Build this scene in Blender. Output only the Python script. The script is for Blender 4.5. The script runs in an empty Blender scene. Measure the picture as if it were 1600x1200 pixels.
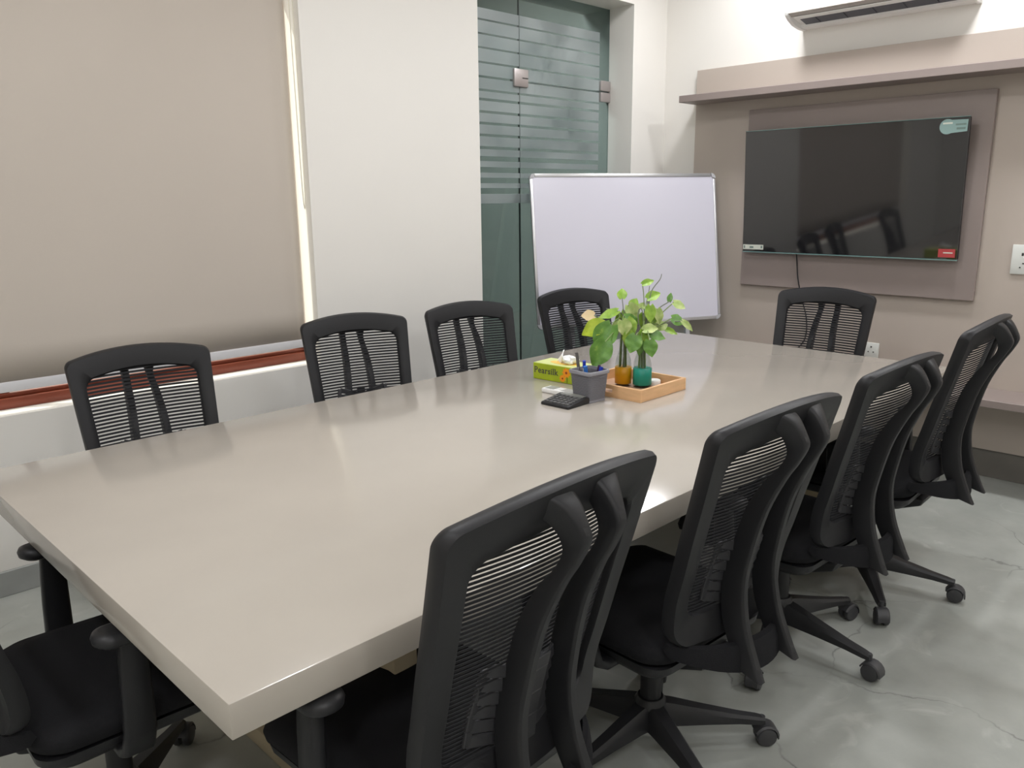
import bpy, bmesh, math, random
import numpy as np
from mathutils import Vector, Matrix

random.seed(7)
PI = math.pi
S = bpy.context.scene
COL = S.collection

# ------------------------------------------------------------------ camera
cam_d = bpy.data.cameras.new('camera')
cam = bpy.data.objects.new('camera', cam_d)
COL.objects.link(cam)
cam_d.sensor_fit = 'HORIZONTAL'
cam_d.sensor_width = 36.0
cam_d.lens = 36.0 * 1259.55 / 1600.0
cam_d.clip_start = 0.02
_r = Vector((0.70557, -0.70857, -0.01014))
_u = Vector((0.16652, 0.15188, 0.97427))
_f = Vector((0.68880, 0.68910, -0.22515))
cam.matrix_world = Matrix(((_r.x, _u.x, -_f.x, 0), (_r.y, _u.y, -_f.y, 0), (_r.z, _u.z, -_f.z, 1.45), (0, 0, 0, 1)))
S.camera = cam

# ------------------------------------------------------------------ world, exposure
W = bpy.data.worlds.new('daylight')
S.world = W
W.use_nodes = True
bg = W.node_tree.nodes['Background']
bg.inputs[0].default_value = (1.0, 0.92, 0.83, 1)
bg.inputs[1].default_value = 2.6
sun_d = bpy.data.lights.new('sun', 'SUN')
sun_d.energy = 4.0
sun_d.angle = 0.02
sun_d.color = (1.0, 0.93, 0.82)
sun = bpy.data.objects.new('sun', sun_d)
COL.objects.link(sun)
sun.location = (0, 6, 6)
sun.rotation_euler = Vector((.70, -.45, -.85)).to_track_quat('-Z', 'Y').to_euler()
LAMP = 17.4          # watts of each ceiling downlight
S.view_settings.view_transform = 'Standard'
S.view_settings.look = 'None'
S.view_settings.gamma = 1.0
S.view_settings.use_curve_mapping = False
S.view_settings.exposure = 0.0
S.cycles.max_bounces = 10
S.cycles.diffuse_bounces = 5
S.cycles.transparent_max_bounces = 16
S.cycles.caustics_reflective = False
S.cycles.caustics_refractive = False
S.cycles.sample_clamp_indirect = 4.0
S.cycles.blur_glossy = 1.0


# ------------------------------------------------------------------ materials
def lin(c):
    return tuple((x / 12.92 if x <= 0.04045 else ((x + 0.055) / 1.055) ** 2.4) for x in [v / 255.0 for v in c])


def mat(name, rgb, rough=0.5, spec=0.5, metal=0.0, noise=0.0, nscale=8.0, bump=0.0, bscale=200.0, coat=0.0, stretch=None):
    m = bpy.data.materials.new(name)
    m.use_nodes = True
    nt = m.node_tree
    b = nt.nodes['Principled BSDF']
    c = lin(rgb)
    b.inputs['Base Color'].default_value = (*c, 1)
    b.inputs['Roughness'].default_value = rough
    b.inputs['Specular IOR Level'].default_value = spec
    b.inputs['Metallic'].default_value = metal
    b.inputs['Coat Weight'].default_value = coat
    tc = nt.nodes.new('ShaderNodeTexCoord')
    src = tc.outputs['Object']
    if stretch:
        mp = nt.nodes.new('ShaderNodeMapping')
        mp.inputs['Scale'].default_value = stretch
        nt.links.new(src, mp.inputs[0])
        src = mp.outputs[0]
    if noise > 0:
        n = nt.nodes.new('ShaderNodeTexNoise')
        n.inputs['Scale'].default_value = nscale
        n.inputs['Detail'].default_value = 6
        nt.links.new(src, n.inputs['Vector'])
        r = nt.nodes.new('ShaderNodeValToRGB')
        r.color_ramp.elements[0].position = 0.3
        r.color_ramp.elements[1].position = 0.7
        r.color_ramp.elements[0].color = (*[max(0, v * (1 - noise)) for v in c], 1)
        r.color_ramp.elements[1].color = (*[min(1, v * (1 + noise)) for v in c], 1)
        nt.links.new(n.outputs[0], r.inputs[0])
        nt.links.new(r.outputs[0], b.inputs['Base Color'])
    if bump > 0:
        n2 = nt.nodes.new('ShaderNodeTexNoise')
        n2.inputs['Scale'].default_value = bscale
        nt.links.new(src, n2.inputs['Vector'])
        bp = nt.nodes.new('ShaderNodeBump')
        bp.inputs['Strength'].default_value = bump
        bp.inputs['Distance'].default_value = 0.002
        nt.links.new(n2.outputs[0], bp.inputs['Height'])
        nt.links.new(bp.outputs[0], b.inputs['Normal'])
    return m


def emit(name, rgb, strength):
    m = bpy.data.materials.new(name)
    m.use_nodes = True
    nt = m.node_tree
    nt.nodes.clear()
    e = nt.nodes.new('ShaderNodeEmission')
    e.inputs[0].default_value = (*rgb, 1)
    e.inputs[1].default_value = strength
    o = nt.nodes.new('ShaderNodeOutputMaterial')
    nt.links.new(e.outputs[0], o.inputs[0])
    return m


def glass(name, rgb, ior=1.45, refl=1.0, rough=0.0):
    """thin glass sheet: tinted straight-through light plus a fresnel reflection"""
    m = bpy.data.materials.new(name)
    m.use_nodes = True
    nt = m.node_tree
    nt.nodes.clear()
    t = nt.nodes.new('ShaderNodeBsdfTransparent')
    t.inputs[0].default_value = (*rgb, 1)
    g = nt.nodes.new('ShaderNodeBsdfGlossy')
    g.inputs['Roughness'].default_value = rough
    f = nt.nodes.new('ShaderNodeFresnel')
    f.inputs[0].default_value = ior
    mul = nt.nodes.new('ShaderNodeMath')
    mul.operation = 'MULTIPLY'
    mul.inputs[1].default_value = refl
    geo = nt.nodes.new('ShaderNodeNewGeometry')
    inv = nt.nodes.new('ShaderNodeMath')
    inv.operation = 'SUBTRACT'
    inv.inputs[0].default_value = refl
    nt.links.new(geo.outputs['Backfacing'], inv.inputs[1])
    inv.use_clamp = True
    nt.links.new(inv.outputs[0], mul.inputs[1])
    nt.links.new(f.outputs[0], mul.inputs[0])
    mx = nt.nodes.new('ShaderNodeMixShader')
    nt.links.new(mul.outputs[0], mx.inputs[0])
    nt.links.new(t.outputs[0], mx.inputs[1])
    nt.links.new(g.outputs[0], mx.inputs[2])
    o = nt.nodes.new('ShaderNodeOutputMaterial')
    nt.links.new(mx.outputs[0], o.inputs[0])
    return m


def frosted(name, rgb, trans=0.35):
    m = bpy.data.materials.new(name)
    m.use_nodes = True
    nt = m.node_tree
    nt.nodes.clear()
    d = nt.nodes.new('ShaderNodeBsdfDiffuse')
    d.inputs[0].default_value = (*lin(rgb), 1)
    t = nt.nodes.new('ShaderNodeBsdfTranslucent')
    t.inputs[0].default_value = (*lin(rgb), 1)
    tr = nt.nodes.new('ShaderNodeBsdfTransparent')
    tr.inputs[0].default_value = (*lin(rgb), 1)
    g = nt.nodes.new('ShaderNodeBsdfGlossy')
    g.inputs['Roughness'].default_value = 0.25
    tc = nt.nodes.new('ShaderNodeTexCoord')
    n = nt.nodes.new('ShaderNodeTexNoise')
    n.inputs['Scale'].default_value = 5
    n.inputs['Detail'].default_value = 5
    nt.links.new(tc.outputs['Object'], n.inputs['Vector'])
    m1 = nt.nodes.new('ShaderNodeMixShader')
    nt.links.new(n.outputs[0], m1.inputs[0])
    nt.links.new(d.outputs[0], m1.inputs[1])
    nt.links.new(t.outputs[0], m1.inputs[2])
    m2 = nt.nodes.new('ShaderNodeMixShader')
    m2.inputs[0].default_value = trans
    nt.links.new(m1.outputs[0], m2.inputs[1])
    nt.links.new(tr.outputs[0], m2.inputs[2])
    m3 = nt.nodes.new('ShaderNodeMixShader')
    m3.inputs[0].default_value = 0.06
    nt.links.new(m2.outputs[0], m3.inputs[1])
    nt.links.new(g.outputs[0], m3.inputs[2])
    o = nt.nodes.new('ShaderNodeOutputMaterial')
    nt.links.new(m3.outputs[0], o.inputs[0])
    return m


def floor_mat():
    m = mat('polished_concrete', (158, 160, 154), rough=0.38, spec=0.4)
    nt = m.node_tree
    b = nt.nodes['Principled BSDF']
    tc = nt.nodes.new('ShaderNodeTexCoord')
    n = nt.nodes.new('ShaderNodeTexNoise')
    n.inputs['Scale'].default_value = 1.7
    n.inputs['Detail'].default_value = 9
    n.inputs['Roughness'].default_value = 0.6
    nt.links.new(tc.outputs['Object'], n.inputs['Vector'])
    r = nt.nodes.new('ShaderNodeValToRGB')
    r.color_ramp.elements[0].position = 0.32
    r.color_ramp.elements[1].position = 0.72
    r.color_ramp.elements[0].color = (*lin((145, 148, 142)), 1)
    r.color_ramp.elements[1].color = (*lin((180, 182, 176)), 1)
    nt.links.new(n.outputs[0], r.inputs[0])
    # pale scuffs
    n3 = nt.nodes.new('ShaderNodeTexNoise')
    n3.inputs['Scale'].default_value = 4.2
    n3.inputs['Detail'].default_value = 8
    n3.inputs['Distortion'].default_value = 1.5
    nt.links.new(tc.outputs['Object'], n3.inputs['Vector'])
    r3 = nt.nodes.new('ShaderNodeValToRGB')
    r3.color_ramp.elements[0].position = 0.62
    r3.color_ramp.elements[1].position = 0.74
    nt.links.new(n3.outputs[0], r3.inputs[0])
    mx = nt.nodes.new('ShaderNodeMixRGB')
    mx.inputs[2].default_value = (*lin((196, 198, 192)), 1)
    sc = nt.nodes.new('ShaderNodeMath')
    sc.operation = 'MULTIPLY'
    sc.inputs[1].default_value = 0.5
    nt.links.new(r3.outputs[0], sc.inputs[0])
    nt.links.new(sc.outputs[0], mx.inputs[0])
    nt.links.new(r.outputs[0], mx.inputs[1])
    # hairline cracks
    nd = nt.nodes.new('ShaderNodeTexNoise')
    nd.inputs['Scale'].default_value = 3.0
    nd.inputs['Detail'].default_value = 6
    nt.links.new(tc.outputs['Object'], nd.inputs['Vector'])
    add = nt.nodes.new('ShaderNodeMixRGB')
    add.blend_type = 'ADD'
    add.inputs[0].default_value = 0.35
    nt.links.new(tc.outputs['Object'], add.inputs[1])
    nt.links.new(nd.outputs['Color'], add.inputs[2])
    v = nt.nodes.new('ShaderNodeTexVoronoi')
    v.feature = 'DISTANCE_TO_EDGE'
    v.inputs['Scale'].default_value = 1.25
    nt.links.new(add.outputs[0], v.inputs['Vector'])
    rc = nt.nodes.new('ShaderNodeValToRGB')
    rc.color_ramp.elements[0].position = 0.0
    rc.color_ramp.elements[1].position = 0.006
    rc.color_ramp.elements[0].color = (1, 1, 1, 1)
    rc.color_ramp.elements[1].color = (0, 0, 0, 1)
    nt.links.new(v.outputs['Distance'], rc.inputs[0])
    nm = nt.nodes.new('ShaderNodeTexNoise')
    nm.inputs['Scale'].default_value = 2.3
    nm.inputs['Detail'].default_value = 4
    nt.links.new(tc.outputs['Object'], nm.inputs['Vector'])
    rm = nt.nodes.new('ShaderNodeValToRGB')
    rm.color_ramp.elements[0].position = 0.46
    rm.color_ramp.elements[1].position = 0.68
    nt.links.new(nm.outputs[0], rm.inputs[0])
    mm = nt.nodes.new('ShaderNodeMath')
    mm.operation = 'MULTIPLY'
    nt.links.new(rc.outputs[0], mm.inputs[0])
    nt.links.new(rm.outputs[0], mm.inputs[1])
    mx2 = nt.nodes.new('ShaderNodeMixRGB')
    mx2.inputs[2].default_value = (*lin((88, 88, 84)), 1)
    nt.links.new(mm.outputs[0], mx2.inputs[0])
    nt.links.new(mx.outputs[0], mx2.inputs[1])
    nt.links.new(mx2.outputs[0], b.inputs['Base Color'])
    return m


def leaf_mat(name, c1, c2, c3=None, thr=0.62):
    m = mat(name, c1, rough=0.38, spec=0.45)
    nt = m.node_tree
    b = nt.nodes['Principled BSDF']
    tc = nt.nodes.new('ShaderNodeTexCoord')
    n = nt.nodes.new('ShaderNodeTexNoise')
    n.inputs['Scale'].default_value = 28
    n.inputs['Detail'].default_value = 3
    nt.links.new(tc.outputs['Object'], n.inputs['Vector'])
    r = nt.nodes.new('ShaderNodeValToRGB')
    r.color_ramp.elements[0].position = 0.35
    r.color_ramp.elements[0].color = (*lin(c1), 1)
    r.color_ramp.elements[1].position = 0.6
    r.color_ramp.elements[1].color = (*lin(c2), 1)
    if c3:
        e = r.color_ramp.elements.new(thr + 0.06)
        e.color = (*lin(c3), 1)
    nt.links.new(n.outputs[0], r.inputs[0])
    nt.links.new(r.outputs[0], b.inputs['Base Color'])
    b.inputs['Subsurface Weight'].default_value = 0.0
    return m


M = {}
M['wall'] = mat('cream_wall_paint', (226, 223, 217), rough=0.6, spec=0.25, noise=0.012, nscale=1.5)
M['ceil'] = mat('ceiling_paint', (240, 238, 233), rough=0.8, spec=0.2)
M['floor'] = floor_mat()
M['skirt'] = mat('grey_stone_skirting', (150, 152, 149), rough=0.4, noise=0.10, nscale=6)
M['skirt_dark'] = mat('dark_grey_stone_skirting', (112, 108, 102), rough=0.5, noise=0.12, nscale=5)
M['panel'] = mat('taupe_laminate', (180, 169, 159), rough=0.45, spec=0.35, noise=0.02, nscale=3)
M['backing'] = mat('brown_grey_laminate', (142, 130, 125), rough=0.4, spec=0.4, noise=0.02, nscale=3)
M['table'] = mat('beige_table_laminate', (173, 166, 156), rough=0.14, spec=0.45, noise=0.03, nscale=3.2)
M['tlight'] = mat('beige_painted_leg', (190, 176, 148), rough=0.4)
M['tdark'] = mat('brown_leg_groove', (120, 104, 80), rough=0.5)
M['plastic'] = mat('charcoal_plastic', (31, 31, 33), rough=0.45, spec=0.35, bump=0.12, bscale=900)
M['plastic_lo'] = mat('grey_plastic', (50, 50, 52), rough=0.45, spec=0.4, bump=0.1, bscale=900)
M['weave'] = mat('black_mesh_cloth', (38, 38, 40), rough=0.8, spec=0.2)
M['seat'] = mat('black_seat_fabric', (30, 30, 32), rough=0.9, spec=0.15, bump=0.5, bscale=700)
M['black'] = mat('black_nylon', (34, 34, 36), rough=0.45, spec=0.4)
M['rubber'] = mat('caster_grey', (58, 58, 60), rough=0.5)
M['blind'] = mat('grey_beige_blind_fabric', (190, 181, 171), rough=0.85, spec=0.15, noise=0.025, nscale=1.2, bump=0.15, bscale=500)
M['rail'] = mat('pale_grey_rail', (205, 204, 206), rough=0.4)
M['wframe'] = mat('red_brown_window_wood', (132, 66, 48), rough=0.4, noise=0.12, nscale=6, stretch=(1, 8, 8))
M['wpane'] = glass('window_glass', (0.93, 0.96, 0.95))
M['cord'] = mat('white_cord', (225, 220, 205), rough=0.5)
M['dglass'] = glass('green_tinted_door_glass', (0.515, 0.575, 0.57), refl=1.0)
M['film'] = frosted('frosted_film', (192, 200, 200), trans=0.28)
M['patch'] = mat('brushed_steel_fitting', (176, 168, 166), rough=0.35, metal=0.6)
M['seam'] = mat('dark_seal', (70, 80, 78), rough=0.5)
M['alu'] = mat('aluminium', (205, 205, 206), rough=0.3, metal=0.7)
M['cap'] = mat('grey_corner_cap', (168, 168, 170), rough=0.45)
M['board'] = mat('whiteboard_enamel', (201, 199, 210), rough=0.22, spec=0.5)
M['screen'] = mat('tv_screen_glass', (26, 26, 28), rough=0.05, spec=1.0)
M['tvbody'] = mat('tv_black_plastic', (22, 22, 24), rough=0.35)
M['tvedge'] = mat('tv_glass_edge', (120, 150, 148), rough=0.15, metal=0.3)
M['wplastic'] = mat('white_plastic', (236, 236, 234), rough=0.3, spec=0.5)
M['acgrey'] = mat('ac_grey_lip', (172, 166, 160), rough=0.4)
M['acdark'] = mat('ac_vent_dark', (78, 80, 88), rough=0.5)
M['switch'] = mat('switch_plate_white', (214, 216, 210), rough=0.35)
M['hole'] = mat('dark_socket_hole', (60, 58, 55), rough=0.6)
M['teal_st'] = mat('pale_teal_sticker', (132, 158, 154), rough=0.4)
M['white_st'] = mat('white_sticker', (205, 208, 196), rough=0.4)
M['red_st'] = mat('red_sticker', (176, 66, 68), rough=0.4)
M['grey_pr'] = mat('grey_print', (105, 125, 118), rough=0.5)
M['lime'] = mat('lime_green_card', (160, 178, 28), rough=0.4, noise=0.10, nscale=14)
M['lime_top'] = mat('pale_lime_card', (206, 214, 140), rough=0.4, noise=0.06, nscale=20)
M['ink'] = mat('grey_black_ink', (70, 72, 58), rough=0.5)
M['orange'] = mat('orange_petal_print', (238, 150, 22), rough=0.5)
M['orange_d'] = mat('dark_flower_centre', (150, 62, 18), rough=0.5)
M['stem_pr'] = mat('dark_stem_print', (86, 96, 30), rough=0.5)
M['yellow_pr'] = mat('yellow_opening_print', (236, 196, 96), rough=0.5)
M['tissue'] = mat('white_tissue', (240, 240, 240), rough=0.9, spec=0.1)
M['cup'] = mat('grey_woven_plastic', (108, 108, 114), rough=0.5)
M['cup_rim'] = mat('grey_rim_plastic', (138, 138, 144), rough=0.45)
M['blue'] = mat('blue_pen', (34, 58, 176), rough=0.3)
M['blue_l'] = mat('mid_blue_cap', (50, 112, 190), rough=0.3)
M['violet'] = mat('dark_plum', (66, 40, 70), rough=0.4)
M['graphite'] = mat('graphite_metal', (110, 110, 108), rough=0.35, metal=0.5)
M['pine'] = mat('pine_wood', (222, 178, 132), rough=0.5, noise=0.10, nscale=9, stretch=(1, 1, 7))
M['pine_in'] = mat('pine_base_board', (176, 142, 116), rough=0.55, noise=0.08, nscale=8)
M['slot'] = mat('tray_slot_plum', (140, 92, 88), rough=0.6)
M['bglass'] = glass('bottle_glass', (0.90, 0.92, 0.91), ior=1.35)
M['yband'] = mat('mustard_yellow_paint', (206, 148, 0), rough=0.35)
M['tband'] = mat('teal_paint', (22, 140, 122), rough=0.35)
M['stem'] = mat('green_stem', (120, 140, 84), rough=0.5)
M['stem_b'] = mat('grey_green_stem', (118, 124, 108), rough=0.5)
M['leafA'] = leaf_mat('leaf_light', (126, 168, 58), (164, 196, 84), (200, 216, 130))
M['leafB'] = leaf_mat('leaf_dark', (80, 122, 46), (104, 148, 62), (158, 178, 84), 0.66)
M['leafC'] = leaf_mat('leaf_pale', (150, 178, 96), (196, 208, 140), (226, 228, 182))
M['leafD'] = leaf_mat('leaf_tan', (206, 186, 140), (214, 190, 152), (180, 176, 100))
M['leafE'] = leaf_mat('leaf_yellow_green', (146, 170, 30), (176, 192, 52), (120, 150, 30))
M['lamp_rim'] = mat('lamp_white_rim', (236, 236, 234), rough=0.4)
M['lamp'] = emit('downlight_glow', (0.965, 0.97, 1.0), 4.0)
M['corr_wall'] = mat('corridor_grey_wall', (150, 158, 154), rough=0.7)
M['corr_fill'] = emit('corridor_fill_glow', (0.95, 1.0, 1.0), 4.0)  # glow of the added fill light behind the door
M['key'] = mat('calculator_key', (92, 92, 92), rough=0.5)
M['lcd'] = mat('lcd_grey', (150, 152, 146), rough=0.3)
M['btn'] = mat('remote_button_grey', (165, 166, 164), rough=0.4)


# ------------------------------------------------------------------ mesh helpers
def link(o, parent=None):
    COL.objects.link(o)
    if parent is not None:
        o.parent = parent
    return o


def tag(o, label=None, cat=None, group=None, kind=None):
    if label:
        o['label'] = label
    if cat:
        o['category'] = cat
    if group:
        o['group'] = group
    if kind:
        o['kind'] = kind
    return o


def empty(name, loc=(0, 0, 0), rz=0.0):
    o = bpy.data.objects.new(name, None)
    o.empty_display_size = 0.05
    COL.objects.link(o)
    o.location = loc
    o.rotation_euler = (0, 0, rz)
    return o


class MB:
    def __init__(s):
        s.v = []
        s.f = []

    def add(s, vs, fs):
        k = len(s.v)
        s.v += [tuple(v) for v in vs]
        s.f += [tuple(i + k for i in f) for f in fs]
        return s

    def box(s, x0, x1, y0, y1, z0, z1, T=None):
        vs = [Vector((x, y, z)) for z in (z0, z1) for y in (y0, y1) for x in (x0, x1)]
        if T is not None:
            vs = [T @ v for v in vs]
        return s.add(vs, [(0, 2, 3, 1), (4, 5, 7, 6), (0, 1, 5, 4), (2, 6, 7, 3), (0, 4, 6, 2), (1, 3, 7, 5)])

    def bar(s, p, q, w, h, up=(0, 0, 1), w2=None, h2=None):
        p = Vector(p)
        q = Vector(q)
        d = (q - p).normalized()
        r = d.cross(Vector(up)).normalized()
        u = r.cross(d)
        w2 = w if w2 is None else w2
        h2 = h if h2 is None else h2
        vs = []
        for c, a, b in ((p, w, h), (q, w2, h2)):
            for sx, sz in ((-1, -1), (1, -1), (1, 1), (-1, 1)):
                vs.append(c + r * sx * a / 2 + u * sz * b / 2)
        return s.add(vs, [(0, 1, 2, 3), (7, 6, 5, 4), (0, 4, 5, 1), (1, 5, 6, 2), (2, 6, 7, 3), (3, 7, 4, 0)])

    def tube(s, pts, r, n=8, cap=True):
        pts = [Vector(p) for p in pts]
        rs = r if isinstance(r, (list, tuple)) else [r] * len(pts)
        k = len(s.v)
        ref = Vector((0.31, 0.77, 0.56))
        for i, p in enumerate(pts):
            a = pts[max(0, i - 1)]
            b = pts[min(len(pts) - 1, i + 1)]
            d = (b - a).normalized()
            e = d.cross(ref)
            if e.length < 1e-4:
                e = d.cross(Vector((1, 0, 0)))
            e.normalize()
            g = d.cross(e)
            for j in range(n):
                t = 2 * PI * j / n
                s.v.append(tuple(p + (e * math.cos(t) + g * math.sin(t)) * rs[i]))
        for i in range(len(pts) - 1):
            for j in range(n):
                j2 = (j + 1) % n
                s.f.append((k + i * n + j, k + i * n + j2, k + (i + 1) * n + j2, k + (i + 1) * n + j))
        if cap:
            s.f.append(tuple(k + j for j in reversed(range(n))))
            m = k + (len(pts) - 1) * n
            s.f.append(tuple(m + j for j in range(n)))
        return s

    def lathe(s, prof, n=24, c=(0, 0, 0), T=None):
        k = len(s.v)
        c = Vector(c)
        for r, z in prof:
            for j in range(n):
                t = 2 * PI * j / n
                v = Vector((r * math.cos(t), r * math.sin(t), z))
                if T is not None:
                    v = T @ v
                s.v.append(tuple(v + c))
        for i in range(len(prof) - 1):
            for j in range(n):
                j2 = (j + 1) % n
                s.f.append((k + i * n + j, k + i * n + j2, k + (i + 1) * n + j2, k + (i + 1) * n + j))
        if prof[0][0] > 1e-6:
            s.f.append(tuple(k + j for j in reversed(range(n))))
        if prof[-1][0] > 1e-6:
            m = k + (len(prof) - 1) * n
            s.f.append(tuple(m + j for j in range(n)))
        return s

    def loft(s, rings, cap=True, close=True):
        k = len(s.v)
        n = len(rings[0])
        for r in rings:
            s.v += [tuple(p) for p in r]
        for i in range(len(rings) - 1):
            for j in range(n if close else n - 1):
                j2 = (j + 1) % n
                s.f.append((k + i * n + j, k + i * n + j2, k + (i + 1) * n + j2, k + (i + 1) * n + j))
        if cap:
            s.f.append(tuple(k + j for j in reversed(range(n))))
            m = k + (len(rings) - 1) * n
            s.f.append(tuple(m + j for j in range(n)))
        return s

    def prism(s, pts, axis, a, b):
        """extrude polygon along axis: pts are the two other coords in order"""
        def P(p, t):
            if axis == 'x':
                return (t, p[0], p[1])
            if axis == 'y':
                return (p[0], t, p[1])
            return (p[0], p[1], t)
        return s.loft([[P(p, a) for p in pts], [P(p, b) for p in pts]])

    def mesh(s, name, material, bevel=0.0, segs=2, smooth=False, angle=35, merge=False):
        me = bpy.data.meshes.new(name)
        me.from_pydata(s.v, [], s.f)
        bm = bmesh.new()
        bm.from_mesh(me)
        if merge:
            bmesh.ops.remove_doubles(bm, verts=bm.verts, dist=1e-5)
        bmesh.ops.recalc_face_normals(bm, faces=bm.faces)
        if bevel > 0:
            es = [e for e in bm.edges if len(e.link_faces) == 2 and e.calc_face_angle(0) > math.radians(30)]
            bmesh.ops.bevel(bm, geom=es, offset=bevel, segments=segs, affect='EDGES', profile=0.5, clamp_overlap=True)
        if smooth or bevel > 0:
            for f in bm.faces:
                f.smooth = True
            for e in bm.edges:
                if len(e.link_faces) == 2 and e.calc_face_angle(0) > math.radians(angle):
                    e.smooth = False
        bm.to_mesh(me)
        bm.free()
        me.materials.append(material)
        return me

    def build(s, name, material, parent=None, **kw):
        o = bpy.data.objects.new(name, s.mesh(name, material, **kw))
        return link(o, parent)


def obj(name, me, parent=None, loc=(0, 0, 0), rz=0.0):
    o = bpy.data.objects.new(name, me)
    link(o, parent)
    o.location = loc
    o.rotation_euler = (0, 0, rz)
    return o


def interp(xs, ys, x):
    return float(np.interp(x, xs, ys))


def spline(pts, n=6):
    """Catmull-Rom through pts"""
    P = [Vector(p) for p in pts]
    P = [P[0] * 2 - P[1]] + P + [P[-1] * 2 - P[-2]]
    out = []
    for i in range(1, len(P) - 2):
        for k in range(n):
            t = k / n
            a, b, c, d = P[i - 1], P[i], P[i + 1], P[i + 2]
            out.append(0.5 * ((2 * b) + (c - a) * t + (2 * a - 5 * b + 4 * c - d) * t * t + (3 * b - a - 3 * c + d) * t ** 3))
    out.append(P[-2].copy())
    return out


# ------------------------------------------------------------------ the room
XW, YW = 4.60, 3.345           # far (TV) wall and left (window) wall planes
X0, Y0, ZC = -1.5, -1.6, 3.00
WX0, WX1, WZ0, WZ1 = -0.55, 2.043, 0.684, 2.50     # window opening
DX0, DX1 = 3.115, 4.25                              # door opening
WT = 0.23

tag(MB().box(X0 - .2, XW + .3, Y0 - .2, 3.575, -0.1, 0).box(2.1, XW + .3, 3.575, 6.2, -.1, 0).build('floor', M['floor']), kind='structure')
tag(MB().box(X0 - .2, XW + .3, Y0 - .2, 3.575, ZC, ZC + .1).box(2.1, XW + .3, 3.575, 6.2, ZC, ZC + .1).build('ceiling', M['ceil']), kind='structure')
m = MB()
y1 = YW + WT
m.box(X0, WX0, YW, y1, 0, ZC).box(WX0, WX1, YW, y1, 0, WZ0).box(WX0, WX1, YW, y1, WZ1, ZC).box(WX1, DX0, YW, y1, 0, ZC)
m.box(DX0, DX1, 3.175, y1, 2.58, ZC)
m.box(DX1, XW, 3.175, y1, 0, ZC)
tag(m.build('wall_left', M['wall']), kind='structure')
tag(MB().box(XW, XW + .15, Y0, 6.2, 0, ZC).build('wall_far', M['wall']), kind='structure')
tag(MB().box(X0 - .15, XW, Y0 - .15, Y0, 0, ZC).build('wall_right', M['wall']), kind='structure')
tag(MB().box(X0 - .15, X0, Y0, 3.575, 0, ZC).build('wall_back', M['wall']), kind='structure')
tag(MB().box(X0, DX0 - .005, YW - .014, YW, 0, 0.098).build('baseboard_left', M['skirt'], bevel=.002, segs=1), kind='structure')
tag(MB().box(XW - .018, XW, Y0, 3.17, 0, 0.146).build('baseboard_far', M['skirt_dark'], bevel=.002, segs=1), kind='structure')
# corridor behind the glass door
m = MB()
m.box(2.1, 2.2, y1, 6.1, 0, ZC).box(2.1, XW, 6.1, 6.2, 0, ZC)
tag(m.build('wall_corridor', M['corr_wall']), kind='structure')
cl = empty('corridor_fill', (3.10, 3.78, ZC - .03))  # unseen fill light, added so the frosted film glows towards its top
MB().box(-.32, .32, -.32, .32, 0, .03).build('housing', M['lamp_rim'], cl, bevel=.004)
MB().box(-.29, .29, -.29, .29, -.004, 0).build('diffuser', M['corr_fill'], cl)
cd_ = bpy.data.lights.new('corridor_fill_light', 'AREA')
cd_.size = .56
cd_.energy = 50.0
cd_.color = (0.95, 1.0, 1.0)
co_ = bpy.data.objects.new('corridor_fill_light', cd_)
link(co_, cl)
co_.location = (0, 0, -.0055)
tag(cl, 'square fill light added in the corridor behind the glass door', 'ceiling lamp')

# window
w1 = empty('window_1', (0, 0, 0))
tag(w1, kind='structure')
fy = 3.462
m = MB()
m.box(WX0, WX1, fy, fy + .055, WZ0, .725)                      # bottom rail, lower step
m.box(WX0, WX1, fy + .018, fy + .055, .725, .742)
m.box(WX0, WX1, fy, fy + .055, WZ1 - .06, WZ1)
m.build('window_frame', M['wframe'], w1, bevel=.003)
for x in (WX0, .72, WX1 - .045):
    MB().box(x, x + .045, fy + .028, fy + .055, .742, WZ1 - .06).build('window_stile', M['wframe'], w1, bevel=.003)
for a, b in ((WX0 + .045, .72), (.765, WX1 - .045)):
    MB().box(a, b, fy + .040, fy + .046, .742, WZ1 - .06).build('pane', M['wpane'], w1)

# roller blind
bl = empty('roller_blind', (0, 0, 0))
tag(bl, 'wide grey beige roller blind covering the window', 'blind')
m = MB()
nx, nz = 60, 12
ZB, ZT = .798, 2.44
for iz in range(nz + 1):
    for ix in range(nx + 1):
        x = -.50 + ix / nx * 2.505
        z = ZB + (ZT - ZB) * iz / nz
        k = 1 - iz / nz
        y = 3.412 + .0025 * k ** 3 * math.sin(x * 5.0)
        m.v.append((x, y, z))
for iz in range(nz):
    for ix in range(nx):
        a = iz * (nx + 1) + ix
        m.f.append((a, a + 1, a + nx + 2, a + nx + 1))
fab = m.build('blind_fabric', M['blind'], bl, smooth=True)
sd = fab.modifiers.new('thick', 'SOLIDIFY')
sd.thickness = 0.0015
MB().box(-.50, 2.005, 3.405, 3.421, .760, .799).build('bottom_rail', M['rail'], bl, bevel=.004)
MB().tube([(-.53, 3.415, 2.455), (2.02, 3.415, 2.455)], .024, 14).build('roller_tube', M['rail'], bl, smooth=True)
pts = spline([(2.022, 3.385, 2.45), (2.024, 3.383, 1.9), (2.026, 3.38, 1.5), (2.028, 3.372, 1.41), (2.030, 3.366, 1.5), (2.031, 3.366, 1.9), (2.031, 3.37, 2.45)], 6)
MB().tube(pts, .0022, 6).build('pull_cord', M['cord'], bl, smooth=True)

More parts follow.
